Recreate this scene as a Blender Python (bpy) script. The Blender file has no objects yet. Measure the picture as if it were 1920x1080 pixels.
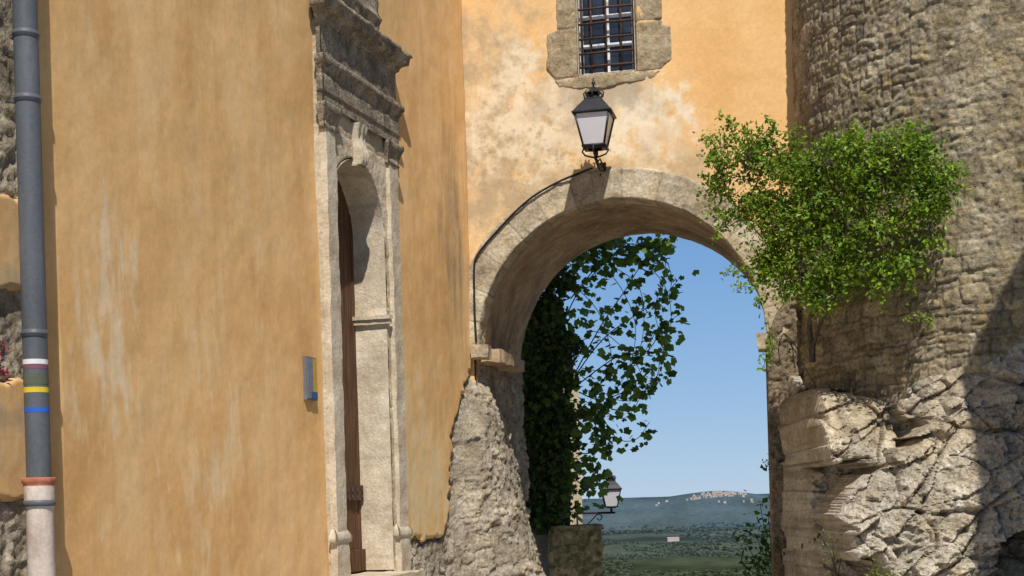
import bpy, bmesh, math, random
import numpy as np
from mathutils import Vector
R=math.radians
rnd=random.Random(7); rng=np.random.default_rng(11)
F=2667.; RHO=R(1.7); V0=933.; EYE=1.6
cR,sR=math.cos(RHO),math.sin(RHO)
C=bpy.context.scene.collection
# ---------- picture measurements -> world
def ray(u,v):
    xc=(u-960)/F; yc=(V0-v)/F
    return xc*cR+yc*sR, -xc*sR+yc*cR
def P(u,v,Y):
    X,Z=ray(u,v); return np.array((X*Y,Y,EYE+Z*Y))
A=P(1167,645,15.5)
PH=math.atan(.22)
tF=np.array((math.cos(PH),-math.sin(PH),0)); dF=np.array((math.sin(PH),math.cos(PH),0))
def FP(u,v,n=0):
    X,Z=ray(u,v); r=np.array((X,1,Z)); k=(A[:2]@dF[:2]-n)/(r[:2]@dF[:2])
    p=r*k; return float((p-A)[:2]@tF[:2]), float(p[2]+EYE)
def FW(s,n,z):
    s,n,z=np.broadcast_arrays(np.asarray(s,float),np.asarray(n,float),np.asarray(z,float))
    return np.stack([A[0]+tF[0]*s-dF[0]*n, A[1]+tF[1]*s-dF[1]*n, z],-1)
a0,_=FP(885,645); Cn=FW(a0,0,0)
TH=math.atan(.315)
wD=np.array((math.sin(TH),math.cos(TH),0)); nD=np.array((math.cos(TH),-math.sin(TH),0))
def WP(u,v,n=0):
    X,Z=ray(u,v); r=np.array((X,1,Z)); k=(Cn[:2]@nD[:2]+n)/(r[:2]@nD[:2])
    p=r*k; return float((p-Cn)[:2]@wD[:2]), float(p[2]+EYE)
def WW(s,n,z):
    s,n,z=np.broadcast_arrays(np.asarray(s,float),np.asarray(n,float),np.asarray(z,float))
    return np.stack([Cn[0]+wD[0]*s+nD[0]*n, Cn[1]+wD[1]*s+nD[1]*n, z],-1)
def ID(s,n,z):
    s,n,z=np.broadcast_arrays(np.asarray(s,float),np.asarray(n,float),np.asarray(z,float))
    return np.stack([s,n,z],-1)
# ---------- noise
def h3(i,j,k,seed=0):
    n=(i*374761393+j*668265263+k*2147483647+seed*1274126177)&0xffffffff
    n=((n^(n>>13))*1274126177)&0xffffffff
    n=((n^(n>>16))*668265263)&0xffffffff
    return ((n^(n>>15))&0xffffff)/float(0xffffff)
def vn(p,seed=0):
    q=np.floor(p).astype(np.int64); f=p-q; f=f*f*(3-2*f); o=0
    for a in (0,1):
        wa=f[...,0] if a else 1-f[...,0]
        for b in (0,1):
            wb=f[...,1] if b else 1-f[...,1]
            for c in (0,1):
                wc=f[...,2] if c else 1-f[...,2]
                o=o+wa*wb*wc*h3(q[...,0]+a,q[...,1]+b,q[...,2]+c,seed)
    return o
def fbm(p,sc,o=4,seed=0,g=.5):
    p=np.asarray(p,float)*sc+17.3; s=0;w=1;t=0
    for i in range(o):
        s=s+w*vn(p,seed+i); t+=w; w*=g; p=p*2.03+5.1
    return s/t
def voro2(x,y,seed=0,full=False):
    i=np.floor(x).astype(np.int64); j=np.floor(y).astype(np.int64)
    f1=np.full(x.shape,9.); f2=np.full(x.shape,9.); idv=np.zeros(x.shape); ox=np.zeros(x.shape); oy=np.zeros(x.shape)
    for a in (-1,0,1):
        for b in (-1,0,1):
            cx=i+a+h3(i+a,j+b,0*i,seed)*.9; cy=j+b+h3(i+a,j+b,0*i+3,seed)*.9
            d=np.hypot(x-cx,y-cy); r=h3(i+a,j+b,0*i+9,seed)
            m=d<f1; f2=np.where(m,f1,np.minimum(f2,d)); idv=np.where(m,r,idv); f1=np.where(m,d,f1)
            ox=np.where(m,x-cx,ox); oy=np.where(m,y-cy,oy)
    if full: return f1,f2,idv,ox,oy
    return f1,f2,idv
def ss(x,a=0.,b=1.):
    t=np.clip((x-a)/(b-a),0,1); return t*t*(3-2*t)
def s3(S,Z,k=0): return np.stack([S,np.full_like(S,k),Z],-1)
# ---------- mesh builder
ORG={}
class MB:
    def __init__(s): s.v=[];s.f=[];s.c=[];s.n=0
    def raw(s,v,f,c=None):
        v=np.asarray(v,float).reshape(-1,3); f=np.asarray(f)
        s.v.append(v); s.f+= (f+s.n).tolist()
        s.c.append(np.ones((len(v),3)) if c is None else np.asarray(c,float).reshape(-1,3)); s.n+=len(v); return s
    def poly(s,v,faces,c=None):
        v=np.asarray(v,float).reshape(-1,3); s.v.append(v); s.f+=[[i+s.n for i in q] for q in faces]
        s.c.append(np.ones((len(v),3)) if c is None else np.broadcast_to(np.asarray(c,float),(len(v),3))); s.n+=len(v); return s
    def grid(s,p,c=None,mask=None):
        nu,nv=p.shape[:2]; idx=np.arange(nu*nv).reshape(nu,nv)
        f=np.stack([idx[:-1,:-1],idx[1:,:-1],idx[1:,1:],idx[:-1,1:]],-1).reshape(-1,4)
        if mask is not None:
            k=mask[:-1,:-1]&mask[1:,:-1]&mask[1:,1:]&mask[:-1,1:]; f=f[k.ravel()]
            used=np.zeros(nu*nv,bool); used[f.ravel()]=True; re=np.cumsum(used)-1
            f=re[f]; p=p.reshape(-1,3)[used]
            if c is not None:
                c=np.asarray(c); c=(np.repeat(c[...,None],3,-1) if c.ndim==2 else c).reshape(-1,3)[used]
        elif c is not None:
            c=np.asarray(c); c=(np.repeat(c[...,None],3,-1) if c.ndim==2 else c)
        return s.raw(p,f,c)
    def box(s,fr,s0,s1,n0,n1,z0,z1,res=.06):
        def g(a,b): return np.linspace(a,b,max(2,int(abs(b-a)/res)+1))
        ga,gn,gz=g(s0,s1),g(n0,n1),g(z0,z1)
        for n in (n0,n1):
            X,Z=np.meshgrid(ga,gz,indexing='ij'); s.grid(fr(X,n,Z))
        for a in (s0,s1):
            N,Z=np.meshgrid(gn,gz,indexing='ij'); s.grid(fr(a,N,Z))
        for z in (z0,z1):
            X,N=np.meshgrid(ga,gn,indexing='ij'); s.grid(fr(X,N,z))
        return s
    def mould(s,fr,s0,s1,nb,prof,res=.04):
        pr=[]
        for (a,b) in zip(prof[:-1],prof[1:]):
            k=max(1,int(math.hypot(b[0]-a[0],b[1]-a[1])/.02))
            for i in range(k): pr.append((a[0]+(b[0]-a[0])*i/k,a[1]+(b[1]-a[1])*i/k))
        pr.append(prof[-1]); rows=[]
        L=max(2,int((s1-s0)/.025))
        for (n,z) in pr:
            e=n-nb; row=[(s0-e,nb-.03+(n-nb+.03)*i/5,z) for i in range(6)]
            row+=[(s0-e+(s1-s0+2*e)*i/L,n,z) for i in range(L+1)]
            row+=[(s1+e,n-(n-nb+.03)*i/5,z) for i in range(6)]
            rows.append(row)
        a=np.array(rows); s.grid(fr(a[...,0],a[...,1],a[...,2])); return s
    def tube(s,path,r,k=8,cap=True):
        path=[np.asarray(q,float) for q in path]; n=len(path)
        rr=[r]*n if np.isscalar(r) else r; V=[]; up=np.array((.13,.31,.94))
        for i,q in enumerate(path):
            t=path[min(i+1,n-1)]-path[max(i-1,0)]; t=t/(np.linalg.norm(t)+1e-9)
            if i==0:
                a=np.cross(t,up if abs(t@up)<.95 else np.array((1.,0,0)))
            else: a=a-t*(a@t)
            a=a/(np.linalg.norm(a)+1e-9); b=np.cross(t,a)
            for j in range(k):
                w=2*math.pi*j/k; V.append(q+rr[i]*(a*math.cos(w)+b*math.sin(w)))
        f=[[i*k+j,i*k+(j+1)%k,(i+1)*k+(j+1)%k,(i+1)*k+j] for i in range(n-1) for j in range(k)]
        if cap: f+=[list(range(k))[::-1],[(n-1)*k+j for j in range(k)]]
        return s.poly(V,f)
    def frust(s,fr,c,z0,w0,z1,w1,k=4,rot=math.pi/4):
        V=[]
        for z,w in ((z0,w0),(z1,w1)):
            r=w/2/math.cos(math.pi/k) if k==4 else w/2
            for j in range(k):
                a=rot+2*math.pi*j/k; V.append(fr(c[0]+r*math.cos(a),c[1]+r*math.sin(a),z))
        return s.poly(V,[[j,(j+1)%k,k+(j+1)%k,k+j] for j in range(k)]+[list(range(k)),list(range(k,2*k))])
    def build(s,name,m,parent=None,disp=None,smooth=True,loc=None):
        v=np.concatenate(s.v); c=np.concatenate(s.c)
        if disp:
            amp,sc=disp
            d=np.stack([fbm(v.copy(),sc,3,40+k)-.5 for k in range(3)],-1)*2*amp
            v=v+d
        if parent is not None: org=ORG[parent.name]
        elif loc is not None: org=np.array(loc,float)
        else: org=np.array(((v[:,0].min()+v[:,0].max())/2,(v[:,1].min()+v[:,1].max())/2,v[:,2].min()))
        me=bpy.data.meshes.new(name); me.from_pydata((v-org).tolist(),[],s.f)
        ca=me.color_attributes.new('Col','FLOAT_COLOR','POINT')
        ca.data.foreach_set('color',np.concatenate([c,np.ones((len(c),1))],1).astype(np.float32).ravel())
        if smooth: me.polygons.foreach_set('use_smooth',[True]*len(me.polygons))
        me.materials.append(m); me.update()
        o=bpy.data.objects.new(name,me); C.objects.link(o)
        if parent is not None: o.parent=parent
        else: o.location=org
        ORG[o.name]=org; return o
def thing(name,label,cat,loc,group=None):
    o=bpy.data.objects.new(name,None); C.objects.link(o); o.location=tuple(loc); o['label']=label;o['category']=cat
    if group:o['group']=group
    ORG[o.name]=np.array(loc,float); return o
def tag(o,label,cat,group=None,kind=None):
    o['label']=label;o['category']=cat
    if group:o['group']=group
    if kind:o['kind']=kind
    return o
def struct(o,label,cat): return tag(o,label,cat,None,'structure')
def inside(S,Z,poly):
    m=np.zeros(S.shape,bool); n=len(poly)
    for i in range(n):
        x1,y1=poly[i];x2,y2=poly[(i+1)%n]
        if y1==y2: continue
        c=((y1>Z)!=(y2>Z))&(S<(x2-x1)*(Z-y1)/(y2-y1)+x1); m^=c
    return m
def pdist(S,Z,poly,closed=True):
    d=np.full(S.shape,9.); n=len(poly)
    for i in range(n if closed else n-1):
        x1,y1=poly[i];x2,y2=poly[(i+1)%n]; L=(x2-x1)**2+(y2-y1)**2+1e-12
        t=np.clip(((S-x1)*(x2-x1)+(Z-y1)*(y2-y1))/L,0,1)
        d=np.minimum(d,np.hypot(S-x1-t*(x2-x1),Z-y1-t*(y2-y1)))
    return d
def patch(mb,fr,poly,holes,res,nfun,edge=.03,dip=-.05):
    q=np.array(poly); S,Z=np.meshgrid(np.arange(q[:,0].min()-res,q[:,0].max()+2*res,res),np.arange(q[:,1].min()-res,q[:,1].max()+2*res,res),indexing='ij')
    m=inside(S,Z,poly); d=pdist(S,Z,poly)
    for h in holes: m&=~inside(S,Z,h); d=np.minimum(d,pdist(S,Z,h))
    n,c=nfun(S,Z); k=ss(d,0,edge); n=dip+(n-dip)*k
    mb.grid(fr(S,n,Z),c,m); return mb
def masonry(x,z,seed,ch,cw,x0,x1,z0,z1,warp=.03,split=.3):
    p=s3(x,z,seed*1.7)
    xw=x+warp*(fbm(p,4.,3,5)-.5)*2; zw=z+warp*(fbm(p,1.6,3,6)-.5)*2+warp*.8*(fbm(p,7,2,16)-.5)*2
    r=random.Random(seed); zb=[z0-.3]
    while zb[-1]<z1+.3: zb.append(zb[-1]+r.uniform(*ch))
    zb=np.array(zb); ci=np.clip(np.searchsorted(zb,zw)-1,0,len(zb)-2)
    d=np.zeros(x.shape); idv=np.zeros(x.shape)
    for k in range(len(zb)-1):
        m=ci==k
        if not m.any(): continue
        xb=[x0-.5-r.random()*.3]
        while xb[-1]<x1+.5: xb.append(xb[-1]+r.uniform(*cw))
        xb=np.array(xb); rv=np.array([r.random() for _ in xb]); sp=np.array([r.random()<split for _ in xb]); sh=np.array([r.uniform(.35,.65) for _ in xb])
        xx=xw[m]; zv=zw[m]; j=np.clip(np.searchsorted(xb,xx)-1,0,len(xb)-2)
        dx=np.minimum(xx-xb[j],xb[j+1]-xx); dz=np.minimum(zv-zb[k],zb[k+1]-zv)
        mid=zb[k]+(zb[k+1]-zb[k])*sh[j]; dz=np.where(sp[j],np.minimum(dz,np.abs(zv-mid)),dz)
        d[m]=np.minimum(dx,dz); idv[m]=np.where(sp[j]&(zv>mid),(rv[j]+.47)%1,rv[j])
    return d,idv
# ---------- materials
def mat(name,stops,sc=3.,stretch=(1,1,1),fine=(30,.25),bump=(40,.3,.01),rough=.9,spots=(),translucent=0,metal=0,detail=7,bump2=None,spec=.2):
    m=bpy.data.materials.new(name); m.use_nodes=True; nt=m.node_tree; N=nt.nodes; L=nt.links
    b=N['Principled BSDF']; b.inputs['Roughness'].default_value=rough; b.inputs['Metallic'].default_value=metal
    b.inputs['Specular IOR Level'].default_value=spec
    g=N.new('ShaderNodeNewGeometry')
    def noise(scale,det=5,st=(1,1,1),off=(0,0,0)):
        mp=N.new('ShaderNodeMapping'); mp.inputs['Scale'].default_value=st; mp.inputs['Location'].default_value=off
        L.new(g.outputs['Position'],mp.inputs['Vector'])
        n=N.new('ShaderNodeTexNoise'); n.inputs['Scale'].default_value=scale; n.inputs['Detail'].default_value=det
        n.inputs['Roughness'].default_value=.6
        L.new(mp.outputs[0],n.inputs['Vector']); return n.outputs['Fac']
    def mr(x,a,bb,c=0,d=1):
        r=N.new('ShaderNodeMapRange'); r.inputs[1].default_value=a;r.inputs[2].default_value=bb;r.inputs[3].default_value=c;r.inputs[4].default_value=d
        L.new(x,r.inputs[0]); return r.outputs[0]
    def mix(t,f,a,bb):
        x=N.new('ShaderNodeMix'); x.data_type='RGBA'; x.blend_type=t
        for s_,val in ((0,f),(6,a),(7,bb)):
            if isinstance(val,(int,float)): x.inputs[s_].default_value=val
            elif isinstance(val,tuple): x.inputs[s_].default_value=(*val,1)
            else: L.new(val,x.inputs[s_])
        return x.outputs[2]
    cr=N.new('ShaderNodeValToRGB'); el=cr.color_ramp.elements
    while len(el)<len(stops): el.new(.5)
    for e,(p,c) in zip(el,stops): e.position=p; e.color=(*c,1)
    L.new(noise(sc,detail,stretch),cr.inputs[0]); col=cr.outputs[0]
    for sp in spots:
        nz=noise(sp['sc'],sp.get('det',6),sp.get('st',(1,1,1)),sp.get('off',(0,0,0)))
        if 'c' in sp:
            vm=N.new('ShaderNodeVectorMath'); vm.operation='SUBTRACT'; L.new(g.outputs['Position'],vm.inputs[0]); vm.inputs[1].default_value=tuple(sp['c'])
            v2=N.new('ShaderNodeVectorMath'); v2.operation='MULTIPLY'; L.new(vm.outputs[0],v2.inputs[0]); v2.inputs[1].default_value=sp.get('cs',(1,1,1))
            v3=N.new('ShaderNodeVectorMath'); v3.operation='LENGTH'; L.new(v2.outputs[0],v3.inputs[0])
            gg=mr(v3.outputs['Value'],sp['r'],sp['r']*.2)
            ad=N.new('ShaderNodeMath'); ad.operation='MULTIPLY_ADD'; L.new(gg,ad.inputs[0]); ad.inputs[1].default_value=sp['add']; L.new(nz,ad.inputs[2])
            f0=mr(ad.outputs[0],sp['lo'],sp['hi'],0,sp.get('amt',1))
            m2=N.new('ShaderNodeMath'); m2.operation='MULTIPLY'; L.new(f0,m2.inputs[0]); g2=mr(v3.outputs['Value'],sp['r']*1.05,sp['r']*.7); L.new(g2,m2.inputs[1]); f=m2.outputs[0]
        else: f=mr(nz,sp['lo'],sp['hi'],0,sp.get('amt',1))
        col=mix('MIX',f,col,tuple(sp['col']))
    fn=mr(noise(fine[0],4),.25,.75,1-fine[1],1+fine[1]); col=mix('MULTIPLY',1.,col,fn)
    at=N.new('ShaderNodeAttribute'); at.attribute_name='Col'; col=mix('MULTIPLY',1.,col,at.outputs['Color'])
    L.new(col,b.inputs['Base Color'])
    last=None
    for bb in [bump,bump2]:
        if not bb: continue
        bp=N.new('ShaderNodeBump'); bp.inputs['Strength'].default_value=bb[1]; bp.inputs['Distance'].default_value=bb[2]
        L.new(noise(bb[0],6),bp.inputs['Height'])
        if last: L.new(last,bp.inputs['Normal'])
        last=bp.outputs[0]
    if last: L.new(last,b.inputs['Normal'])
    if translucent:
        t=N.new('ShaderNodeBsdfTranslucent'); L.new(col,t.inputs['Color']); ms=N.new('ShaderNodeMixShader'); ms.inputs[0].default_value=translucent
        L.new(b.outputs[0],ms.inputs[1]); L.new(t.outputs[0],ms.inputs[2]); L.new(ms.outputs[0],N['Material Output'].inputs['Surface'])
    return m
stain=lambda u,v:FW(*[FP(u,v)[0],0,FP(u,v)[1]])
def wpt(u,v): a=WP(u,v); return WW(a[0],0,a[1])
OCH=[(.3,(.64,.36,.135)),(.5,(.735,.445,.185)),(.7,(.81,.525,.255))]
M_wall=mat('ochre_plaster',OCH,1.2,(1.3,1.3,.6),(22,.07),(60,.2,.005),.92,spots=[
   dict(sc=2.4,st=(1.8,1.8,.6),lo=.50,hi=.76,col=(.81,.58,.31),amt=.6),
   dict(sc=2.4,st=(2.6,2.6,.35),off=(3,1,7),lo=.54,hi=.74,col=(.58,.32,.12),amt=.5),
   dict(sc=5,st=(1.4,1.4,.4),lo=.68,hi=.82,add=.28,c=wpt(205,620),r=.95,cs=(1.5,1.5,.7),col=(.79,.64,.43),amt=.7),
   dict(sc=5,st=(1.4,1.4,.4),lo=.64,hi=.80,add=.2,c=wpt(400,830),r=1.2,cs=(1.2,1.2,.8),off=(4,4,4),col=(.80,.64,.40),amt=.55),
   dict(sc=3,st=(2,2,.4),lo=.62,hi=.88,add=.3,c=wpt(850,430),r=1.3,cs=(1.8,1.8,.6),col=(.28,.22,.15),amt=.65),
   dict(sc=4,st=(2,2,.5),lo=.60,hi=.80,add=.25,c=wpt(790,880),r=1.4,cs=(1,1,.9),col=(.68,.57,.34),amt=.8),
   dict(sc=9,st=(1.3,1.3,.5),lo=.60,hi=.70,off=(9,3,1),col=(.80,.62,.39),amt=.35)],bump2=(3,.25,.03))
M_fac=mat('orange_plaster',[(.3,(.74,.43,.165)),(.55,(.82,.50,.215)),(.75,(.86,.565,.275))],1.6,(1,1,.8),(24,.09),(50,.25,.006),.92,spots=[
   dict(sc=2.0,lo=.52,hi=.86,add=.28,c=stain(930,300),r=2.0,cs=(1,1,.6),col=(.72,.53,.30),amt=.8),
   dict(sc=3.4,lo=.58,hi=.80,add=.26,c=stain(915,340),r=1.6,cs=(1,1,.55),col=(.42,.32,.20),amt=.8,off=(7,7,7)),
   dict(sc=5.0,lo=.57,hi=.76,add=.25,c=stain(1010,225),r=1.25,col=(.80,.67,.47),amt=.8,off=(2,2,2)),
   dict(sc=5.5,lo=.55,hi=.74,add=.27,c=stain(1215,240),r=.75,col=(.84,.73,.54),amt=.85,off=(4,1,2)),
   dict(sc=3,lo=.56,hi=.78,add=.27,c=stain(1290,320),r=.75,col=(.66,.45,.25),amt=.7,off=(1,5,2)),
   dict(sc=3,lo=.58,hi=.82,add=.3,c=stain(1130,180),r=.8,cs=(.7,.7,1.5),col=(.42,.34,.24),amt=.8,off=(1,2,8)),
   dict(sc=4,lo=.58,hi=.80,add=.28,c=stain(1150,335),r=.95,cs=(.5,.5,2.1),col=(.46,.34,.20),amt=.8,off=(3,2,8)),
   dict(sc=13,lo=.64,hi=.78,add=.14,c=stain(980,310),r=1.6,col=(.36,.27,.17),amt=.6,off=(6,2,8))],bump2=(5,.25,.02))
LI=dict(sc=14,lo=.62,hi=.70,col=(.10,.095,.085),amt=.75)
M_stone=mat('limestone',[(.3,(.42,.34,.24)),(.5,(.56,.47,.345)),(.72,(.66,.585,.455))],3,(1,1,1),(40,.22),(45,.5,.012),.93,spots=[
   dict(sc=5,lo=.54,hi=.70,col=(.38,.30,.205),amt=.75),dict(LI,lo=.66,hi=.74,amt=.5)],bump2=(12,.5,.02))
M_old=mat('weathered_stone',[(.3,(.22,.18,.125)),(.5,(.39,.325,.23)),(.72,(.55,.47,.345))],5,(1,1,1),(40,.3),(35,.7,.02),.95,spots=[
   dict(LI),dict(sc=11,lo=.62,hi=.7,off=(5,5,5),col=(.45,.34,.15),amt=.5),dict(sc=5,lo=.58,hi=.7,off=(8,5,1),col=(.56,.47,.34),amt=.5)],bump2=(12,.5,.025))
M_corn=mat('blackened_stone',[(.3,(.13,.11,.08)),(.5,(.26,.215,.155)),(.72,(.44,.375,.275))],5,(1,1,1),(40,.35),(35,.9,.025),.95,spots=[
   dict(LI,lo=.54,hi=.66,amt=.8),dict(sc=5,lo=.56,hi=.68,off=(8,5,1),col=(.50,.42,.30),amt=.6),dict(sc=11,lo=.62,hi=.7,off=(5,5,5),col=(.40,.31,.15),amt=.5)],bump2=(12,.7,.03))
M_vous=mat('arch_stone',[(.3,(.29,.23,.155)),(.5,(.43,.355,.245)),(.72,(.56,.49,.37))],5,(1,1,1),(40,.3),(35,.6,.014),.95,spots=[
   dict(LI,amt=.6),dict(sc=7,lo=.56,hi=.7,off=(5,5,5),col=(.52,.39,.21),amt=.65)],bump2=(12,.4,.02))
M_tower=mat('tower_stone',[(.3,(.235,.19,.125)),(.5,(.36,.30,.21)),(.7,(.49,.42,.305))],2.5,(1,1,1),(35,.4),(30,.9,.018),.95,spots=[
   dict(sc=2.2,lo=.50,hi=.68,off=(1,2,3),col=(.23,.19,.125),amt=.6),
   dict(sc=18,lo=.57,hi=.67,col=(.085,.08,.065),amt=.75),dict(sc=6,lo=.56,hi=.68,off=(5,5,5),col=(.43,.33,.13),amt=.6),
   dict(sc=11,lo=.60,hi=.68,off=(2,7,5),col=(.58,.53,.43),amt=.6)],bump2=(80,.8,.012))
M_rub=mat('rubble_stone',[(.3,(.31,.25,.17)),(.5,(.47,.40,.30)),(.7,(.60,.53,.42))],5,(1,1,1),(40,.35),(28,1.,.025),.95,spots=[
   dict(sc=16,lo=.58,hi=.68,col=(.20,.165,.12),amt=.7),dict(sc=4,lo=.55,hi=.7,off=(4,4,1),col=(.40,.30,.19),amt=.5)],bump2=(70,.8,.012))
M_rock=mat('outcrop_rock',[(.3,(.36,.30,.215)),(.5,(.50,.44,.34)),(.7,(.62,.565,.47))],2.6,(1,1,1.3),(35,.35),(22,.9,.03),.95,spots=[
   dict(sc=3,lo=.52,hi=.66,off=(3,3,3),col=(.41,.325,.21),amt=.55),dict(sc=8,lo=.56,hi=.66,off=(5,5,5),col=(.68,.64,.57),amt=.6),
   dict(sc=24,lo=.60,hi=.67,col=(.15,.135,.105),amt=.7),dict(sc=11,lo=.58,hi=.67,off=(7,5,2),col=(.23,.20,.16),amt=.6),dict(sc=13,lo=.68,hi=.71,off=(1,5,9),col=(.55,.30,.06),amt=.7)],bump2=(75,.8,.014))
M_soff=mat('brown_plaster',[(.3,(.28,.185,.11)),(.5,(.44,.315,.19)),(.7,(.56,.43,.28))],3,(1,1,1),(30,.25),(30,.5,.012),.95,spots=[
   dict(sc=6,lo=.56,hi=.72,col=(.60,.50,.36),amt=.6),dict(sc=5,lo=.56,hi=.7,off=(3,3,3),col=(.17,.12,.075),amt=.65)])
M_wood=mat('door_wood',[(.3,(.05,.024,.012)),(.5,(.11,.055,.028)),(.7,(.18,.10,.055))],6,(6,6,.4),(60,.2),(60,.3,.004),.7)
M_iron=mat('wrought_iron',[(.3,(.012,.013,.015)),(.7,(.03,.03,.033))],8,rough=.5,bump=(80,.1,.002),spec=.4)
M_rust=mat('rusty_iron',[(.3,(.045,.025,.018)),(.7,(.11,.06,.04))],12,rough=.8,bump=(80,.3,.003))
M_glassf=mat('frosted_glass',[(.3,(.62,.59,.60)),(.7,(.70,.67,.68))],3,rough=.35,bump=None,fine=(5,.03),spec=.5)
M_pane=mat('window_glass',[(.3,(.012,.018,.028)),(.7,(.04,.05,.07))],3,rough=.12,bump=None,fine=(5,.1),spec=.4)
M_white=mat('peeling_white_paint',[(.38,(.42,.36,.30)),(.46,(.76,.75,.74)),(.7,(.82,.82,.82))],14,rough=.6,bump=(60,.2,.003))
M_zinc=mat('grey_pipe',[(.3,(.065,.072,.082)),(.6,(.10,.108,.12)),(.75,(.14,.15,.16))],3,(1,1,.3),(50,.15),(60,.1,.002),.5,spec=.35)
M_terra=mat('terracotta',[(.3,(.38,.13,.07)),(.7,(.52,.22,.12))],6,rough=.8)
M_pink=mat('pale_pink_pipe',[(.3,(.44,.34,.27)),(.5,(.62,.52,.44)),(.7,(.70,.62,.55))],6,(1,1,.4),(40,.15),rough=.7)
def flat(n,c,rough=.7): return mat(n,[(.3,tuple(x*.9 for x in c)),(.7,tuple(min(1,x*1.08) for x in c))],12,rough=rough,bump=None,fine=(40,.08))
M_yel=flat('yellow_paint',(.65,.48,.03)); M_blue=flat('blue_paint',(.03,.12,.5)); M_wht=flat('white_paint',(.7,.7,.7)); M_mauve=flat('mauve_paint',(.20,.08,.11))
M_olive=flat('olive_print',(.10,.115,.075))
M_leaf=mat('shrub_leaves',[(.3,(.14,.25,.02)),(.7,(.25,.37,.035))],3,rough=.45,bump=None,fine=(9,.2),translucent=.4,spec=.35)
M_fig=mat('fig_leaves',[(.3,(.09,.16,.02)),(.7,(.18,.28,.04))],3,rough=.45,bump=None,fine=(9,.2),translucent=.45,spec=.35)
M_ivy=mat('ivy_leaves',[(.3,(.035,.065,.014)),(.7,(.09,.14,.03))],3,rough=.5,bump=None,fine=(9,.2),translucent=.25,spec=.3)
M_bark=mat('bark',[(.3,(.07,.055,.04)),(.7,(.16,.13,.10))],12,rough=.95)
M_flow=flat('magenta_petals',(.5,.02,.12))
M_black=flat('black_cable',(.02,.02,.02),.6)
# ---------- gatehouse
TP=2.4
aL,_=FP(897,650); aR,_=FP(1437,640); _,zCr=FP(1166,372)
a_c=(aL+aR)/2; r0=(aR-aL)/2; zs=zCr-r0
Ztop=FP(1167,-75)[1]; gate=thing('gatehouse','orange plastered gatehouse pierced by a large round arch below a barred window','gatehouse',FW(a_c,0,0))
archpoly=[(a_c-r0-.04,-.5),(a_c-r0-.04,zs)]+[(a_c+(r0+.04)*math.cos(math.pi-math.pi*i/40),zs+(r0+.04)*math.sin(math.pi*i/40)) for i in range(1,40)]+[(a_c+r0+.04,zs),(a_c+r0+.04,-.5)]
aWl,_=FP(1083,60); aWr,zWb=FP(1192,132)
winpoly=[(aWl,zWb),(aWr,zWb),(aWr,Ztop-.12),(aWl,Ztop-.12)]
aE=FP(1570,400)[0]
mb=MB()
def nf(S,Z):
    p=s3(S,Z,3.); return .015*(fbm(p,1.2,4,3)-.5)*2+.006*(fbm(p,9,3,8)-.5), np.ones(S.shape)
outer=[(a0-.4,-.6),(aE,-.6),(aE,Ztop),(a0-.4,Ztop)]
patch(mb,FW,outer,[archpoly,winpoly],.022,nf,.02,-.04)
gw=mb.build('wall',M_fac,gate)
MB().box(FW,a0-.4,aE,-TP-.05,.0,Ztop-.02,Ztop+.2,.3).build('roof_slab',M_old,gate,(.01,4))
mb=MB()
def nb(S,Z): return np.zeros(S.shape)-TP,np.ones(S.shape)
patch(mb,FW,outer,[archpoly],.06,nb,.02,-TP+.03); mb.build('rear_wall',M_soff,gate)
an=np.linspace(0,math.pi,150); dn=np.linspace(.02,-TP,90)
AN,DN=np.meshgrid(an,dn,indexing='ij'); q=np.stack([AN*1.6,DN,0*AN],-1)
rr=r0+.035+.05*(fbm(q,1.8,4,4)-.5)+.02*(fbm(q,12,3,9)-.5)
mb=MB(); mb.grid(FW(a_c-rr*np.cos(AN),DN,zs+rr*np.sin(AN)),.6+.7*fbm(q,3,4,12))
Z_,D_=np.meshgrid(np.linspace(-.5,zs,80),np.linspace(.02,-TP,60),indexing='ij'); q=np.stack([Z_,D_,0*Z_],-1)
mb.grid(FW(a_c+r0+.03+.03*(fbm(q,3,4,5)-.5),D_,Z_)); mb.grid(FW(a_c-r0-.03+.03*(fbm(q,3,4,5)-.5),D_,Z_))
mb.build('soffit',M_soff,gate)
L1=.335; prof=[(r0+L1+.02,-.04)]+[(r0+L1,.01),(r0+L1-.01,.025)]
prof+=[(r0+L1-.01-(L1-.02)*i/26,.03) for i in range(1,27)]+[(r0,.02),(r0-.0,-.02)]+[(r0+.0,-.05-.03*i) for i in range(9)]+[(r0+.06,-.34)]
pr=np.array(prof); na=520; an=np.linspace(-.02,math.pi+.02,na)
AN,RI=np.meshgrid(an,np.arange(len(pr)),indexing='ij'); RR=pr[RI,0]; NN=pr[RI,1]
rj=random.Random(5); jb=[0]
while jb[-1]<math.pi+.3: jb.append(jb[-1]+rj.uniform(.13,.24))
jb=np.array(jb); AJ=AN+.012*(fbm(np.stack([AN*3,RR*4,0*AN],-1),2,2,3)-.5)
ji=np.clip(np.searchsorted(jb,AJ)-1,0,len(jb)-2); dj=np.minimum(np.abs(AJ-jb[ji]),np.abs(jb[ji+1]-AJ))*r0
tint=np.array([rj.uniform(.85,1.15) for _ in jb])[ji]; ph=np.array([rj.uniform(-.008,.008) for _ in jb])[ji]
q=np.stack([AN*1.7,RR,NN],-1); hh=ph+.04*(fbm(q,9,4,7)-.5)-.008*(1-ss(dj,0,.014))
fr_=ss(NN,-.02,.03)
edgew=.06*(fbm(np.stack([AN*1.7,0*AN,0*AN],-1),5,3,66)-.5)*np.clip((RR-r0)/L1,0,1)
rad=RR+(1-fr_)*(-hh)*np.where(RR<r0+.1,1,0)+.02*(fbm(q,5,3,2)-.5)+edgew
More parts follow.
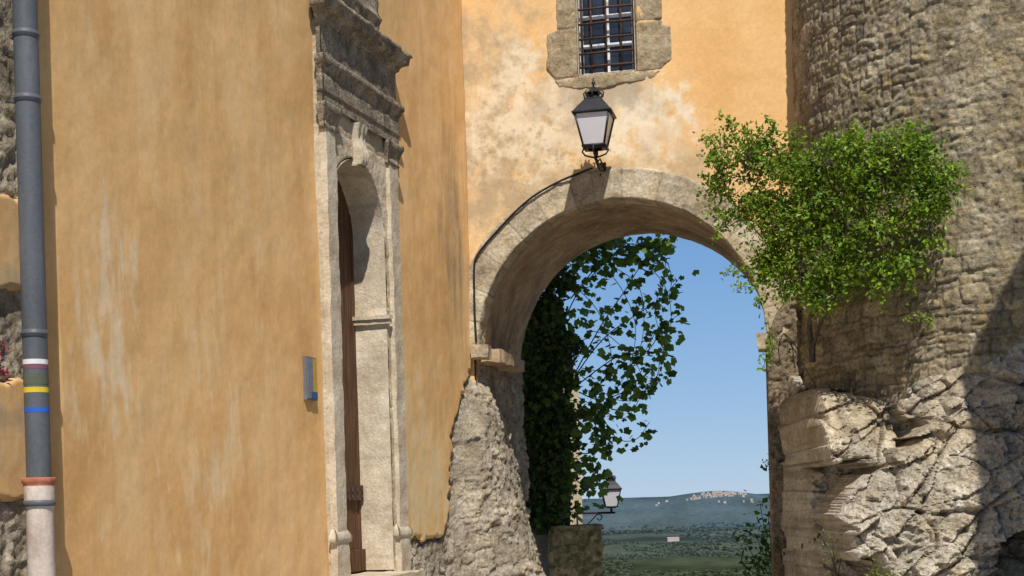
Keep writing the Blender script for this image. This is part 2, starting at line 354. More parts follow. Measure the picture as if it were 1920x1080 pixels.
mb=MB(); mb.grid(FW(a_c-rad*np.cos(AN),NN+hh*fr_,zs+rad*np.sin(AN)),tint*(.76+.24*ss(dj,0,.016))*(.8+.4*fbm(q,2.5,3,21)))
mb.build('arch_ring',M_vous,gate)
def stone_block(fr,s0,s1,n0,n1,z0,z1,res=.02): return MB().box(fr,s0,s1,n0,n1,z0,z1,res)
p1=FP(888,675);p2=FP(922,648)
stone_block(FW,p1[0],p2[0],-.02,.14,p1[1],p2[1]).build('impost',M_vous,gate,(.03,7))
stone_block(FW,p1[0]+.0,p2[0]+.06,-1.5,-.15,p1[1]-.02,p2[1]-.03).build('impost',M_soff,gate,(.03,5))
p1=FP(1420,655);p2=FP(1450,622); stone_block(FW,p1[0],p2[0],-.35,.03,p1[1],p2[1]).build('impost',M_vous,gate,(.018,7))
aP0=a_c+r0; zPt=FP(1450,575)[1]
def nrub(prox,k=1.,tint=(1,1,1)):
    def f(S,Z):
        p=s3(S,Z,1.); w1=fbm(p,3,3,1)-.5; w2=fbm(p,3,3,2)-.5; xw=S*8+2.2*w1; zw=Z*10.5+2.2*w2
        f1,f2,i=voro2(xw,zw,4); e=ss(f2-f1,0,.22); buried=ss(fbm(p,2.3,3,71),.40,.56); pits=ss(fbm(p,13,3,81),.56,.68)
        e=e*(1-.8*buried); c=(.72+.28*e)*(.84+.26*i*(1-buried)+.06*buried)*(.78+.44*fbm(p,2,3,43))*(1-.22*pits)
        return prox+k*(.018*e*(.3+1.*i)+.05*(fbm(p,3.5,4,6)-.5)+.065*(fbm(p,16,4,9)-.5)-.018*pits),np.stack([c*tint[0],c*tint[1],c*tint[2]],-1)
    return f
mb=MB(); patch(mb,FW,[(aP0-.03,-.5),(aE,-.5),(aE,zPt+.1),(aP0+.25,zPt+.12),(aP0+.1,zPt-.05),(aP0-.02,zs-.02)],[],.014,nrub(.05,1.2,(.72,.66,.58)),.03,-.05)  # darker brown tint paints the pier's shade into its stone colour
mb.build('stone_pier',M_rub,gate)
# window
wt=MB().box(FW,aWl-.02,aWr+.02,-.26,-.24,zWb-.02,Ztop-.1,.2).build('window',M_black,gate); wt['label']='barred window with peeling white frame'
sur=[(1038,-30),(1040,56),(1021,62),(1023,128),(1046,166),(1120,170),(1226,150),(1261,112),(1260,46),(1244,44),(1242,-30)]
sp=[FP(*q) for q in sur]; sp[0]=(sp[0][0],Ztop-.03); sp[-1]=(sp[-1][0],Ztop-.03)
sp2=[]
for a,b in zip(sp,sp[1:]+sp[:1]):
    k=max(1,int(math.hypot(b[0]-a[0],b[1]-a[1])/.06))
    for i in range(k): sp2.append((a[0]+(b[0]-a[0])*i/k+rj.uniform(-.012,.012),min(Ztop-.02,a[1]+(b[1]-a[1])*i/k+rj.uniform(-.012,.012))))
def nsur(S,Z):
    p=s3(S,Z,8.); zz=FP(1050,56)[1]; j=np.minimum(np.abs(Z-zz),np.abs(Z-zWb+.02)); j=np.where((S>aWl-.02)&(S<aWr+.02),1,j)
    c=(.58+.46*fbm(p,3,3,4))*(.82+.18*ss(j,0,.02))
    return .010+.035*(fbm(p,7,4,3)-.5)+.02*(fbm(p,22,3,3)-.5)-.012*(1-ss(j,0,.02)),np.stack([c,c*.94,c*.84],-1)
mb=MB(); patch(mb,FW,sp2,[winpoly],.011,nsur,.025,-.03)
for s_ in (aWl,aWr): mb.box(FW,s_-.005,s_+.005,-.24,.01,zWb,Ztop-.12,.04)
mb.box(FW,aWl,aWr,-.24,.012,zWb-.03,zWb+.006,.03)
mb.build('surround',M_vous,wt)
ww=aWr-aWl; fz=.045; nF=-.11
mb=MB()
for x in (aWl+fz/2,aWl+ww*.5,aWr-fz/2): mb.box(FW,x-fz/2,x+fz/2,nF-.02,nF+.02,zWb,Ztop-.12,.05)
for k in range(6):
    z=zWb+.02+k*.315
    if z<Ztop-.2: mb.box(FW,aWl,aWr,nF-.018,nF+.022,z-.02,z+.02,.05)
mb.build('frame',M_white,wt,(.003,20))
MB().box(FW,aWl,aWr,nF-.012,nF-.006,zWb,Ztop-.12,.5).build('pane',M_pane,wt,smooth=False)
bu=[1090,1107,1135,1163,1187]; zb_=[FP(1140,v)[1] for v in (121,96,68,40,12)]
for u in bu:
    a=FP(u,60)[0]; MB().tube([FW(a,-.03,zWb+.0),FW(a+.004,-.03,zWb+.6),FW(a,-.03,Ztop-.12)],.0115,6).build('grille_bar',M_rust,wt)
for z in zb_: MB().tube([FW(aWl-.01,-.025,z),FW(aWl+ww/2,-.022,z+.004),FW(aWr+.01,-.025,z)],.0125,6).build('grille_bar',M_rust,wt)
# ---------- ochre house on the left
sE,_=WP(100,600); ztW=7.6
house=thing('ochre_house','tall ochre plastered house with a carved stone doorway along the left of the lane','house',WW(-4,0,0))
n8=.08
sa=WP(629,600,n8)[0]; sb=WP(729,600,n8)[0]; z0d=WP(690,1074)[1]
sm=(sa+sb)/2; rd=(sb-sa)/2; zcr=WP(682,306,n8)[1]; zsp=zcr-rd
sL=WP(596,500)[0]; sRr=WP(749,500,n8)[0]
def dpoly(e): return [(sa-e,z0d-e),(sb+e,z0d-e),(sb+e,zsp)]+[(sm+(rd+e)*math.cos(math.pi*i/24),zsp+(rd+e)*math.sin(math.pi*i/24)) for i in range(1,24)]+[(sa-e,zsp)]
edge_px=[(889,690),(880,705),(872,735),(866,748),(862,770),(854,790),(851,820),(853,842),(848,870),(850,900),(846,930),(846,960),(842,985),(835,1004),(826,1012),(812,1010),(800,1018),(788,1010),(776,1012),(768,1035),(764,1085)]
ed=[WP(*q) for q in edge_px]
ed2=[]; re_=random.Random(4)
for a,b in zip(ed[:-1],ed[1:]):
    for i in range(4):
        t=i/4; ed2.append((a[0]+(b[0]-a[0])*t+re_.uniform(-.10,.06),a[1]+(b[1]-a[1])*t+re_.uniform(-.035,.035)))
ed=ed2+[ed[-1]]
wp_=[(sE,-.4),(ed[-1][0],-.4)]+ed[::-1]+[(.02,ed[0][1]+.02),(.02,ztW),(sE,ztW)]
def nw(S,Z):
    p=s3(S,Z,5.); return .025*(fbm(p,.8,4,3)-.5)*2+.008*(fbm(p,6,3,8)-.5)-.0, np.ones(S.shape)
mb=MB(); patch(mb,WW,wp_,[dpoly(.05)],.022,nw,.03,-.045); mb.build('wall',M_wall,house)
MB().box(WW,sE,0.,-3,-.1,ztW-.02,ztW+.2,.5).build('roof_slab',M_old,house)
MB().box(WW,sE+.001,sE+.03,-2.5,-.07,-.4,ztW-.03,.3).build('end_wall',M_wall,house)
MB().box(WW,sE+.04,-.02,-.50,-.42,-.4,ztW-.03,.5).build('inner_wall',M_old,house)
s_=np.arange(-2.3,TP+.05,.014); z_=np.arange(-.5,zs+.02,.014); S,Z=np.meshgrid(s_,z_,indexing='ij')
nr,cr_=nrub(0)(S,Z); bt=np.clip((zs-.05-Z)/2.4,0,1.3)
off=ss(S,-1.05,.1)*(.10+.54*bt); pe=.12+.42*bt+.14*(fbm(s3(S,Z,2),2.5,3,8)-.5)
off=off*(1-ss(S,pe,pe+.16))+ss(S,pe,pe+.16)*(.06+.05*bt)
dd=pdist(S,Z,[(ed[-1][0],-.6)]+ed[::-1]+[(.0,ed[0][1]+.02),(.02,ztW)],False); ins=inside(S,Z,wp_); k=np.where(ins,0,ss(dd,0,.30))
off=-.085+.045*np.where(ins,0,ss(dd,0,.03))+(off+.02)*k
nr=nr*(.5+.7*k)
bx=np.where(S<0,Cn[0]+wD[0]*S,Cn[0]+dF[0]*S)+nD[0]*(off+nr*1.1); by=np.where(S<0,Cn[1]+wD[1]*S,Cn[1]+dF[1]*S)+nD[1]*(off+nr*1.1)
mb=MB(); mb.grid(np.stack([bx,by,Z],-1),cr_*1.05); mb.build('rubble_base',M_rub,house)
# doorway
def zW(v,u=600,n=n8): return WP(u,v,n)[1]
def nport(S,Z):
    p=s3(S,Z,2.); k=np.minimum(np.abs(np.mod(Z+.1,.47)-.235),9); c=(.72+.5*fbm(p,2.5,4,4))*(.8+.2*ss(k,0,.014))
    return n8-.02+.03*(fbm(p,6,4,3)-.5)+.010*(fbm(p,30,2,3)-.5)-.008*(1-ss(k,0,.012)),np.stack([c,c*.97,c*.92],-1)
zE0=zW(190,600)
mb=MB(); patch(mb,WW,[(sL+.01,z0d-.25),(sRr-.01,z0d-.25),(sRr-.01,zE0+.75),(sL+.01,zE0+.75)],[dpoly(0)],.016,nport,.014,-.17)
door=mb.build('doorway',M_stone,house); door['label']='carved limestone door surround with heavy weathered cornice'
dp=dpoly(0)[1:]; path=[]
for a,b in zip(dp[:-1],dp[1:]):
    k=max(1,int(math.hypot(b[0]-a[0],b[1]-a[1])/.03))
    path+=[(a[0]+(b[0]-a[0])*i/k,a[1]+(b[1]-a[1])*i/k) for i in range(k)]
path+=[dp[-1],(sa,z0d)]
pa=np.array(path); NNr=np.linspace(n8-.02,-.33,18)
S2=np.repeat(pa[:,0][:,None],18,1); Z2=np.repeat(pa[:,1][:,None],18,1); N2=np.repeat(NNr[None],len(pa),0)
q=np.stack([S2,N2,Z2],-1); kk=np.abs(np.mod(Z2+.1,.47)-.235)
S2=S2+(.022*(fbm(q,5,3,3)-.5)); mb=MB(); mb.grid(WW(S2,N2,Z2),(.85+.4*fbm(q,3,3,4))*(.8+.2*ss(kk,0,.012))); mb.build('reveal',M_stone,door)
for (s0,s1) in ((sL,sL+.24),(sRr-.24,sRr)):
    zb0=z0d-.25
    MB().box(WW,s0,s1,n8-.04,n8+.03,zb0,z0d+.3,.03).mould(WW,s0,s1,n8+.0,[(n8,z0d+.28),(n8+.04,z0d+.31),(n8+.04,z0d+.36),(n8+.02,z0d+.4),(n8,z0d+.42)]).box(WW,s0+.02,s1-.02,n8-.04,n8+.022,z0d+.3,zE0-.12,.03).build('pilaster',M_stone,door,(.012,7))
    MB().mould(WW,s0+.01,s1-.01,n8,[(n8+.01,zE0-.22),(n8+.03,zE0-.2),(n8+.015,zE0-.17),(n8+.035,zE0-.1),(n8+.06,zE0-.04),(n8+.06,zE0-.0),(n8+.02,zE0)]).build('capital',M_corn,door,(.008,9))
zi=WP(735,600,n8)[1]
MB().box(WW,sb-.035,sb+.02,-.27,n8+.02,zi-.045,zi+.035,.02).box(WW,sb-.055,sb+.02,-.27,n8+.03,zi-.0,zi+.035,.02).build('moulding',M_stone,door,(.008,8))
zt=zW(-4); z1=zW(34); z2=zW(100); z3=zW(138)
def ent(s0,s1,nb,prof): return MB().mould(WW,s0,s1,nb,prof)
ent(sL,sRr,n8,[(n8+.02,zE0-.0),(n8+.02,zE0+.09),(n8+.03,zE0+.095),(n8+.03,z3-.0),(n8+.0,z3)]).build('architrave',M_corn,door,(.006,7))
ent(sL,sRr,n8,[(n8+.02,z3-.02),(n8+.03,z3+.02),(n8+.03,z3+.045),(n8+.045,z3+.06),(n8+.045,z3+.085),(n8+.07,z3+.105),(n8+.07,z2-.03),(n8+.06,z2-.015),(n8+.01,z2)]).build('cornice',M_corn,door,(.013,9))
ent(sL,sRr,n8,[(n8+.01,z2-.03),(n8+.012,z1+.02)]).build('frieze',M_corn,door,(.01,7))
ent(sL,sRr,n8,[(n8+.01,z1-.02),(n8+.04,z1+.01),(n8+.04,z1+.03),(n8+.075,z1+.06),(n8+.115,z1+.075),(n8+.12,zt-.045),(n8+.14,zt-.035),(n8+.14,zt),(n8+.1,zt+.03),(n8-.05,zt+.05)]).build('cornice',M_corn,door,(.022,9))
zk=zt+.04
ent(sL+.45,sRr-.45,n8-.03,[(n8,zk-.05),(n8+.03,zk+.1),(n8+.06,zk+.16),(n8+.03,zk+.22),(n8+.0,zk+.5),(n8-.05,zk+.55)]).build('broken_pediment',M_corn,door,(.03,6))
kz0=zcr-.05;kz1=zE0-.02
K,Tt=np.meshgrid(np.linspace(0,1,40),np.linspace(-1,1,17),indexing='ij'); wv=.07+.03*K; nn=n8+.045+.03*np.sin(K*6.2+.3)*(1-.3*K)+.02*K; nn=np.where(np.abs(Tt)>.9,n8-.04,nn-.02*np.abs(Tt)**3+.01*np.cos(Tt*9))
MB().grid(WW(sm+wv*np.clip(Tt/.9,-1,1),nn,kz0+(kz1-kz0)*K)).box(WW,sm-.07,sm+.07,n8-.05,n8+.02,kz0-.005,kz0+.03,.02).build('keystone',M_stone,door,(.012,8))
mb=MB(); nk=9
for k in range(nk):
    x0=sa-.1+(sb-sa+.2)*k/nk; x1=sa-.1+(sb-sa+.2)*(k+1)/nk
    mb.box(WW,x0+.004,x1-.004,-.32,-.26-.005*(k%2),z0d-.02,zcr+.1,.1)
leaf=mb.build('door_leaf',M_wood,door)
MB().box(WW,sa-.05,sb+.05,-.27,-.225,z0d,z0d+.2,.05).box(WW,sa-.05,sb+.05,-.27,-.23,z0d+.66,z0d+.8,.05).build('rail',M_wood,door,(.004,8))
for k in range(6):
    for zz in (z0d+.70,z0d+.76):
        s0=sm+(sb-sm-.05)*k/5; MB().frust(WW,(s0,-.22),zz-.012,.024,zz+.012,.024,6).build('stud',M_iron,door)
MB().box(WW,sa-.2,sb+.25,-.3,.28,z0d-.3,z0d-.02,.04).build('doorstep',M_stone,door,(.012,6))
# ---------- information sign
i0=WP(566,668);i1=WP(590,752)
sg=thing('information_sign','small grey information board with yellow edge fixed beside the carved doorway','sign',WW((i0[0]+i1[0])/2,.03,i1[1]))
s0,s1=i0[0],i1[0]-.02; zA,zB=i1[1],i0[1]; M_al=flat('aluminium',(.16,.16,.17),.4)
MB().box(WW,s0,s1,.0,.035,zA,zB,.2).build('panel',M_al,sg,smooth=False)
MB().box(WW,s0+.012,s1-.07,.035,.039,zA+.012,zB-.012,.3).build('printed_face',flat('print_grey',(.20,.215,.24)),sg,smooth=False)
MB().box(WW,s1-.066,s1-.008,.035,.041,zA+.07,zB-.012,.3).build('yellow_strip',flat('strip_yellow',(.5,.31,.05)),sg,smooth=False)
MB().box(WW,s1-.12,s1-.008,.0415,.044,zA+.015,zA+.068,.3).build('blue_emblem',flat('deep_blue',(.04,.10,.25)),sg,smooth=False)
mb=MB()
for k in range(19):
    z=zB-.05-k*.015; mb.box(WW,s0+.025,s1-.085-(.03 if k%5==4 else 0),.039,.0405,z-.002,z+.002,1)
mb.build('text_lines',flat('print_light',(.30,.32,.34)),sg,smooth=False)
# ---------- drainpipe
nP=.10
sp_=WP(64,600,nP)[0]; pc=WW(sp_,nP,0)
pipe=thing('drainpipe','grey drainpipe with painted rings running down into a pale pink lower pipe','drainpipe',pc)
def pz(v): return P(64,v,pc[1])[2]
rp=22.5/F*pc[1]
def cyl(z0,z1,r,k=24): return MB().tube([(pc[0],pc[1],z0),(pc[0],pc[1],z1)],r,k,False)
def ring(prof,k=24):
    mb=MB(); V=[];n=len(prof)
    for r,z in prof:
        for j in range(k): a=2*math.pi*j/k; V.append((pc[0]+r*math.cos(a),pc[1]+r*math.sin(a),z))
    mb.poly(V,[[i*k+j,i*k+(j+1)%k,(i+1)*k+(j+1)%k,(i+1)*k+j] for i in range(n-1) for j in range(k)]); return mb
cyl(pz(900),7.6,rp).build('upper_pipe',M_zinc,pipe)
for v in (65,186,626):
    z=pz(v); ring([(rp,z-.022),(rp+.005,z-.02),(rp+.005,z-.008),(rp+.009,z-.004),(rp+.009,z+.004),(rp+.005,z+.008),(rp+.005,z+.02),(rp,z+.022)]).box(WW,sp_-.02,sp_+.02,0,nP-rp,z-.012,z+.012,.2).build('collar',M_zinc,pipe)
for nm,v0,v1,m in (('white_ring',675,684,M_wht),('mauve_ring',684,693,M_mauve),('printed_ring',702,722,M_olive),('yellow_ring',727,737,M_yel),('blue_ring',765,774,M_blue)):
    ring([(rp+.0012,pz(v1)),(rp+.0012,pz(v0))]).build(nm,m,pipe)
z=pz(905); ring([(rp-.01,z+.02),(rp+.024,z+.028),(rp+.028,z+.02),(rp+.026,z+.0),(rp+.018,z-.01),(rp+.018,z-.02)]).build('terracotta_socket',M_terra,pipe)
ring([(rp+.018,z-.0),(rp+.016,z-.12),(rp+.008,z-.16),(rp+.008,-.3)]).build('lower_pipe',M_pink,pipe)
z=pz(943); ring([(rp+.016,z-.02),(rp+.023,z-.018),(rp+.023,z+.012),(rp+.016,z+.015)]).build('clamp',M_zinc,pipe)
# ---------- neighbouring house, far left
sN=WP(-160,600)[0]
nb_=thing('stone_house','rough stone house with ochre panels beyond the drainpipe at the left edge','house',WW((sN+sE)/2,-.08,0))
mb=MB(); patch(mb,WW,[(sN,-.3),(sE-.015,-.3),(sE-.015,7.2),(sN,7.2)],[],.02,nrub(-.1,.8),.02,-.12); mb.build('wall',M_old,nb_)
def npan(S,Z):
    n,c=nw(S,Z); p=s3(S,Z,6.); f=ss(fbm(p,5,4,19),.42,.62)[...,None]; c=np.array((.88,.88,.90))*(1-f)+f*np.array((.66,.74,.90))
    return n-.055,c
for v0,v1 in ((372,553),(712,944)):
    zz=(P(40,v1,8.4)[2],P(40,v0,8.4)[2]); pp=[]; q4=[(sN,zz[0]),(sE-.02,zz[0]),(sE-.02,zz[1]),(sN,zz[1])]
    for a,b in zip(q4,q4[1:]+q4[:1]):
        k=max(1,int(math.hypot(b[0]-a[0],b[1]-a[1])/.07))
        for i in range(k): pp.append((a[0]+(b[0]-a[0])*i/k,a[1]+(b[1]-a[1])*i/k+re_.uniform(-.025,.025)))
    mb=MB(); patch(mb,WW,pp,[],.016,npan,.03,-.12); mb.build('plaster_panel',M_wall,nb_)
# ---------- lanterns
def make_lantern(fr,c,zb,sc,t):
    s=sc; x,n=c
    def f(a,b,cc): return fr(a,b,cc)
    H=.36*s
    mb=MB()
    for sx in (-1,1):
        for sn in (-1,1):
            mb.tube([f(x+sx*.118*s,n+sn*.118*s,zb),f(x+sx*.196*s,n+sn*.196*s,zb+H)],.013*s,6)
    for z,w in ((zb,.125),(zb+H,.202)):
        pts=[(x-w*s,n-w*s),(x+w*s,n-w*s),(x+w*s,n+w*s),(x-w*s,n+w*s)]
        for i in range(4):
            a,b=pts[i],pts[(i+1)%4]; mb.tube([f(a[0],a[1],z),f(b[0],b[1],z)],.015*s,6)
    mb.build('frame',M_iron,t)
    MB().frust(f,(x,n),zb+.01*s,.226*s,zb+H-.005*s,.382*s).build('glass',M_glassf,t,smooth=False)
    z=zb+H
    MB().frust(f,(x,n),z,.45*s,z+.015*s,.45*s).frust(f,(x,n),z+.015*s,.43*s,z+.09*s,.32*s).frust(f,(x,n),z+.09*s,.32*s,z+.17*s,.19*s).frust(f,(x,n),z+.17*s,.2*s,z+.185*s,.2*s).build('roof',M_iron,t,smooth=False)
    mb=MB().frust(f,(x,n),z+.185*s,.13*s,z+.25*s,.12*s,12).frust(f,(x,n),z+.25*s,.19*s,z+.265*s,.17*s,12).frust(f,(x,n),z+.265*s,.15*s,z+.32*s,.05*s,12)
    for k in range(8):
        a=k*math.pi/4; ca,sa_=math.cos(a),math.sin(a)
        mb.tube([f(x+ca*.07*s,n+sa_*.07*s,z+.18*s),f(x+ca*.105*s,n+sa_*.105*s,z+.215*s),f(x+ca*.115*s,n+sa_*.115*s,z+.255*s),f(x+ca*.09*s,n+sa_*.09*s,z+.285*s)],[.012*s,.012*s,.010*s,.006*s],5)
    mb.tube([f(x,n,z+.3*s),f(x,n,z+.35*s),f(x,n,z+.37*s),f(x,n,z+.39*s),f(x,n,z+.43*s)],[.012*s,.012*s,.026*s,.012*s,.003],8); mb.build('finial',M_iron,t)
    MB().frust(f,(x,n),zb-.03*s,.15*s,zb,.26*s).build('base_plate',M_iron,t)
lp=P(1116,276,15.02); la=float((lp-A)[:2]@tF[:2]); ln=-float((lp-A)[:2]@dF[:2])
lan=thing('wall_lantern','large black lantern with frosted panes mounted above the crown of the arch','lantern',FW(la,ln,lp[2]-.2))
make_lantern(FW,(la,ln),lp[2],.93,lan)
zl=lp[2]
mb=MB()
for sx,sn in ((-1,0),(1,0),(0,-1),(0,1)):
    mb.tube([FW(la+sx*.12,ln+sn*.12,zl),FW(la+sx*.14,ln+sn*.14,zl-.04),FW(la+sx*.11,ln+sn*.11,zl-.08),FW(la+sx*.05,ln+sn*.05,zl-.10),FW(la,ln,zl-.11)],.010,6)
mb.tube([FW(la,ln,zl-.03),FW(la,ln,zl-.13)],.016,8)
mb.tube([FW(la,ln,zl-.11),FW(la,ln*.6,zl-.16),FW(la,ln*.3,zl-.16),FW(la,-.02,zl-.12)],.018,8)
mb.tube([FW(la,ln*.75,zl-.13),FW(la+.0,ln*.4,zl-.05),FW(la,ln*.2,zl-.06),FW(la,ln*.25,zl-.13),FW(la,ln*.4,zl-.13)],.009,6)
mb.box(FW,la-.035,la+.035,0,.03,zl-.2,zl-.05,.1)
mb.build('bracket',M_iron,lan)
def smooth_path(p,k=5):
    p=[np.asarray(q,float) for q in p]; o=[]
    for i in range(len(p)-1):
        a=p[max(i-1,0)];b=p[i];c=p[i+1];d=p[min(i+2,len(p)-1)]
        for j in range(k):
            t=j/k; o.append(.5*((2*b)+(-a+c)*t+(2*a-5*b+4*c-d)*t*t+(-a+3*b-3*c+d)*t**3))
    return o+[p[-1]]
cp=[(1112,316),(1085,325),(1045,342),(1000,368),(965,398),(935,430),(910,458),(893,482),(889,500),(889,540),(890,590),(893,642)]
pts=[]
for u,v in cp: a,z=FP(u,v,.05); pts.append(FW(a,.05 if u<1100 else .08,z))
tag(MB().tube(smooth_path(pts),.012,6).build('power_cable',M_black),'black cable following the left curve of the arch down to its springing','cable')
# ---------- tower
RT=2.6; Lt=15.75; phs=math.atan(ray(1491,300)[0]); Dc=math.hypot(Lt,RT); ang=phs+math.asin(RT/Dc)
tc=np.array((Dc*math.sin(ang),Dc*math.cos(ang)))
al=np.concatenate([np.radians(np.arange(-70,156,3.)),np.arange(R(156),R(285),.0052)]); z_=np.arange(-.5,7.5,.0145)
AL,Z=np.meshgrid(al,z_,indexing='ij'); X=AL*RT
d,idv=masonry(X,Z,21,(.08,.19),(.07,.30),X.min(),X.max(),-.5,7.6,.055,.45)
p=s3(X,Z,4.); patchy=ss(fbm(p,1.6,4,31),.42,.64); mort=ss(d+.014*(fbm(p,30,2,17)-.5),0,.018)
e=1-(1-mort)*(1-.65*patchy); zi_=0*(idv).astype(np.int64); wm=h3((idv*9999).astype(np.int64),zi_,zi_,2); w3=h3((idv*9999).astype(np.int64),zi_+3,zi_,2)
lich=ss(fbm(p,9,4,55),.56,.66)
rr=RT+.012+.015*(e-1)+(w3-.5)*.020*(1-.6*patchy)+.012*(fbm(p,6,5,3)-.5)+.048*(fbm(p,22,4,13)-.5)+.06*(fbm(p,.8,3,3)-.5)
col=(.64+.36*e)*(1+(idv-.45)*.6*(1-.5*patchy))*(.72+.5*fbm(p,2.0,4,41))*(1-.3*lich)
mb=MB(); mb.grid(np.stack([tc[0]+rr*np.cos(AL),tc[1]+rr*np.sin(AL),Z],-1),np.stack([col,col*(1-.03*wm),col*(1-.16*wm)],-1))
tag(mb.build('stone_tower',M_tower,loc=(tc[0],tc[1],-.5)),'round tower of old grey rubble masonry rising behind the rocky outcrop','tower')
# ---------- rock outcrop
xs=np.arange(2.84,6.2,.0125); zz=np.arange(-.4,4.4,.0125); X,Z=np.meshgrid(xs,zz,indexing='ij'); zr=Z-EYE
p=np.stack([X,0*X,Z],-1)
w1=fbm(p,.9,3,51)-.5; w2=fbm(p,2.2,3,52)-.5
def facet(sx,sz,rot,seed,warp):
    c_,s_=math.cos(rot),math.sin(rot); a=X*c_+Z*s_; b=-X*s_+Z*c_
    wa=fbm(p,sx*.9,3,seed)-.5; wb=fbm(p,sx*.9,3,seed+5)-.5
    f1,f2,i,ox,oy=voro2(a*sx+warp*wa,b*sz+warp*wb,seed,True); ii=(i*99991).astype(np.int64)
    g1=h3(ii,0*ii,0*ii,seed)-.5; g2=h3(ii,0*ii+5,0*ii,seed)-.5
    return i,ss(f2-f1,0,.08),ox/sx*g1*2,oy/sz*g2*2
iA,cA,xA,yA=facet(1.0,1.7,.6,3,.7)
iB,cB,xB,yB=facet(2.4,4.2,.6,9,.8)
iC,cC,xC,yC=facet(6.5,9.5,.5,19,.9)
iD,cD,xD,yD=facet(17,20,.3,29,.9)
zq=zr-.46*(X-3.2)
def terr(q,h):
    t=q/h; k=np.floor(t); f=t-k; return h*(k+ss(f,.35,1.))
base=terr(zq-.10+.14*(iB-.5)+.35*w1+.12*w2,.46)
Yb=13.9-.50*(X-2.84)+.30*np.clip(zr+1,0,1)+np.where(base>0,1.05*base,.42*base)
def blob(u,v,Y,rx,rz,ry,rot=0,pw=5.):
    c=P(u,v,Y); dx=X-c[0]; dz=Z-c[2]; a=dx*math.cos(rot)+dz*math.sin(rot); b=-dx*math.sin(rot)+dz*math.cos(rot)
    t=(np.abs(a/rx+.4*w2+.22*(iC-.5))**pw+np.abs(b/rz+.4*w1+.22*(iC-.5))**pw); return np.where(t<1,c[1]-ry*(1-np.clip(t,0,1))**(1/3.)-.15*a/rx+.36*b/rz,99)
B=[blob(1770,930,12.75,.85,.62,.40,R(38)),blob(1575,800,13.75,.40,.34,.28,R(-6)),blob(1890,860,12.6,.6,.6,.35,R(40)),blob(1830,690,13.1,.70,.24,.25,R(34))]
Y=Yb.copy()
for i,b in enumerate(B): Y=np.where(b<Y,b,Y)
hc=P(1620,640,13.6); Y=Y+.75*np.exp(-(((X-hc[0])/.42)**2+((Z-hc[2])/.24)**2))  # hollow added to the shape so the shrub's shadow falls deeper
rgh=ss(fbm(p,1.5,3,77),.38,.62); pit=ss(fbm(p,14,3,88),.56,.68)
Y=Y-.18*iA-.22*xA-.30*yA-.12*iB-.26*xB-.32*yB-(.045*iC+.30*xC+.34*yC)*(.25+.75*rgh)-(.014*iD+.3*xD+.3*yD)*(.25+.75*rgh)
Y=Y+.05*(1-cA)+.03*(1-cB)+.010*(1-cC)*rgh+.032*pit-.12*(fbm(p,3,4,61)-.5)-.07*(fbm(p,10,4,62)-.5)-.035*(fbm(p,36,2,63)-.5)
lo=1-ss(zr,.55,.95)
ex=.06*(fbm(s3(0*X,Z,3),2.5,3,14)-.5)
Y=Y+1.7*(1-ss(X+ex+.05*(iB-.5),2.84,2.94))*lo+1.2*(1-ss(X,2.84,3.0))*(1-lo)
Y=np.where(X<3.3,np.minimum(Y,15.5-.22*(X-A[0])+.06),Y)
zj=Z+.03*(fbm(p,6,3,90)-.5)
col=(.74+.26*cA)*(.84+.16*cB)*(1-.12*rgh*(1-cC))*(.88+.2*iB)*(.92+.16*iC)*(1-.30*pit)*(.88+.22*iA)*(.78+.44*fbm(p,2.5,4,92))
warm=ss(fbm(p,1.2,3,91),.42,.6)
colr=np.stack([col*(1+.03*warm),col*(1-.02*warm),col*(1-.12*warm)],-1)
mb=MB(); mb.grid(np.stack([X,Y,zj],-1),colr)
struct(mb.build('rock_outcrop',M_rock,smooth=False),'fractured pale limestone outcrop below the round tower','rock')
# ---------- house on the right, out of frame, whose shadow falls on the outcrop
hx=4.60
rh=thing('stone_house','tall plain stone house standing to the right of the rocky outcrop','house',(7,7.5,0))
MB().box(ID,hx,9,5.0,9.0,-.5,7.5,.4).build('wall',M_old,rh,(.03,3))
mb=MB(); mb.poly([(hx-.03,4.9,7.5),(9.1,4.9,7.5),(9.1,9.03,7.5),(hx-.03,9.03,7.5),(hx+1.9,4.9,10.4),(hx+1.9,9.03,10.4)],[[0,1,4],[2,3,5],[0,4,5,3],[1,2,5,4],[0,3,2,1]]); mb.build('roof',M_terra,rh,smooth=False)
# ---------- foliage
def leaves(mb,c,size,up=.5,asp=.6,tint=None,seed=0,fold=.15):
    g=np.random.default_rng(seed); n=len(c); nrm=g.normal(size=(n,3)); nrm[:,2]+=up; nrm[:,1]-=up*.6; nrm/=np.linalg.norm(nrm,axis=1)[:,None]
    a=g.normal(size=(n,3)); a-=nrm*(a*nrm).sum(1)[:,None]; a/=np.linalg.norm(a,axis=1)[:,None]; b=np.cross(nrm,a)
    sz=(size*g.uniform(.6,1.25,n))[:,None]; w=sz*asp
    V=np.stack([c-a*sz*.5,c-a*sz*.1+b*w*.5+nrm*sz*fold,c+a*sz*.5,c-a*sz*.1-b*w*.5+nrm*sz*fold],1).reshape(-1,3)
    f=np.arange(4*n).reshape(n,4); t=g.uniform(.6,1.35,n) if tint is None else tint*g.uniform(.75,1.2,n)
    yl=g.uniform(.85,1.2,n); cc=np.stack([t*yl,t,t*.9],-1); mb.raw(V,f,np.repeat(cc,4,0)); return mb
def Ysh(u): return 14.0-1.65*(min(max(u,1330),1800)-1330)/470.
sb_=P(1522,650,14.2)
shr=thing('leafy_shrub','bright green leafy shrub growing out of the rock between arch and tower','shrub',sb_)
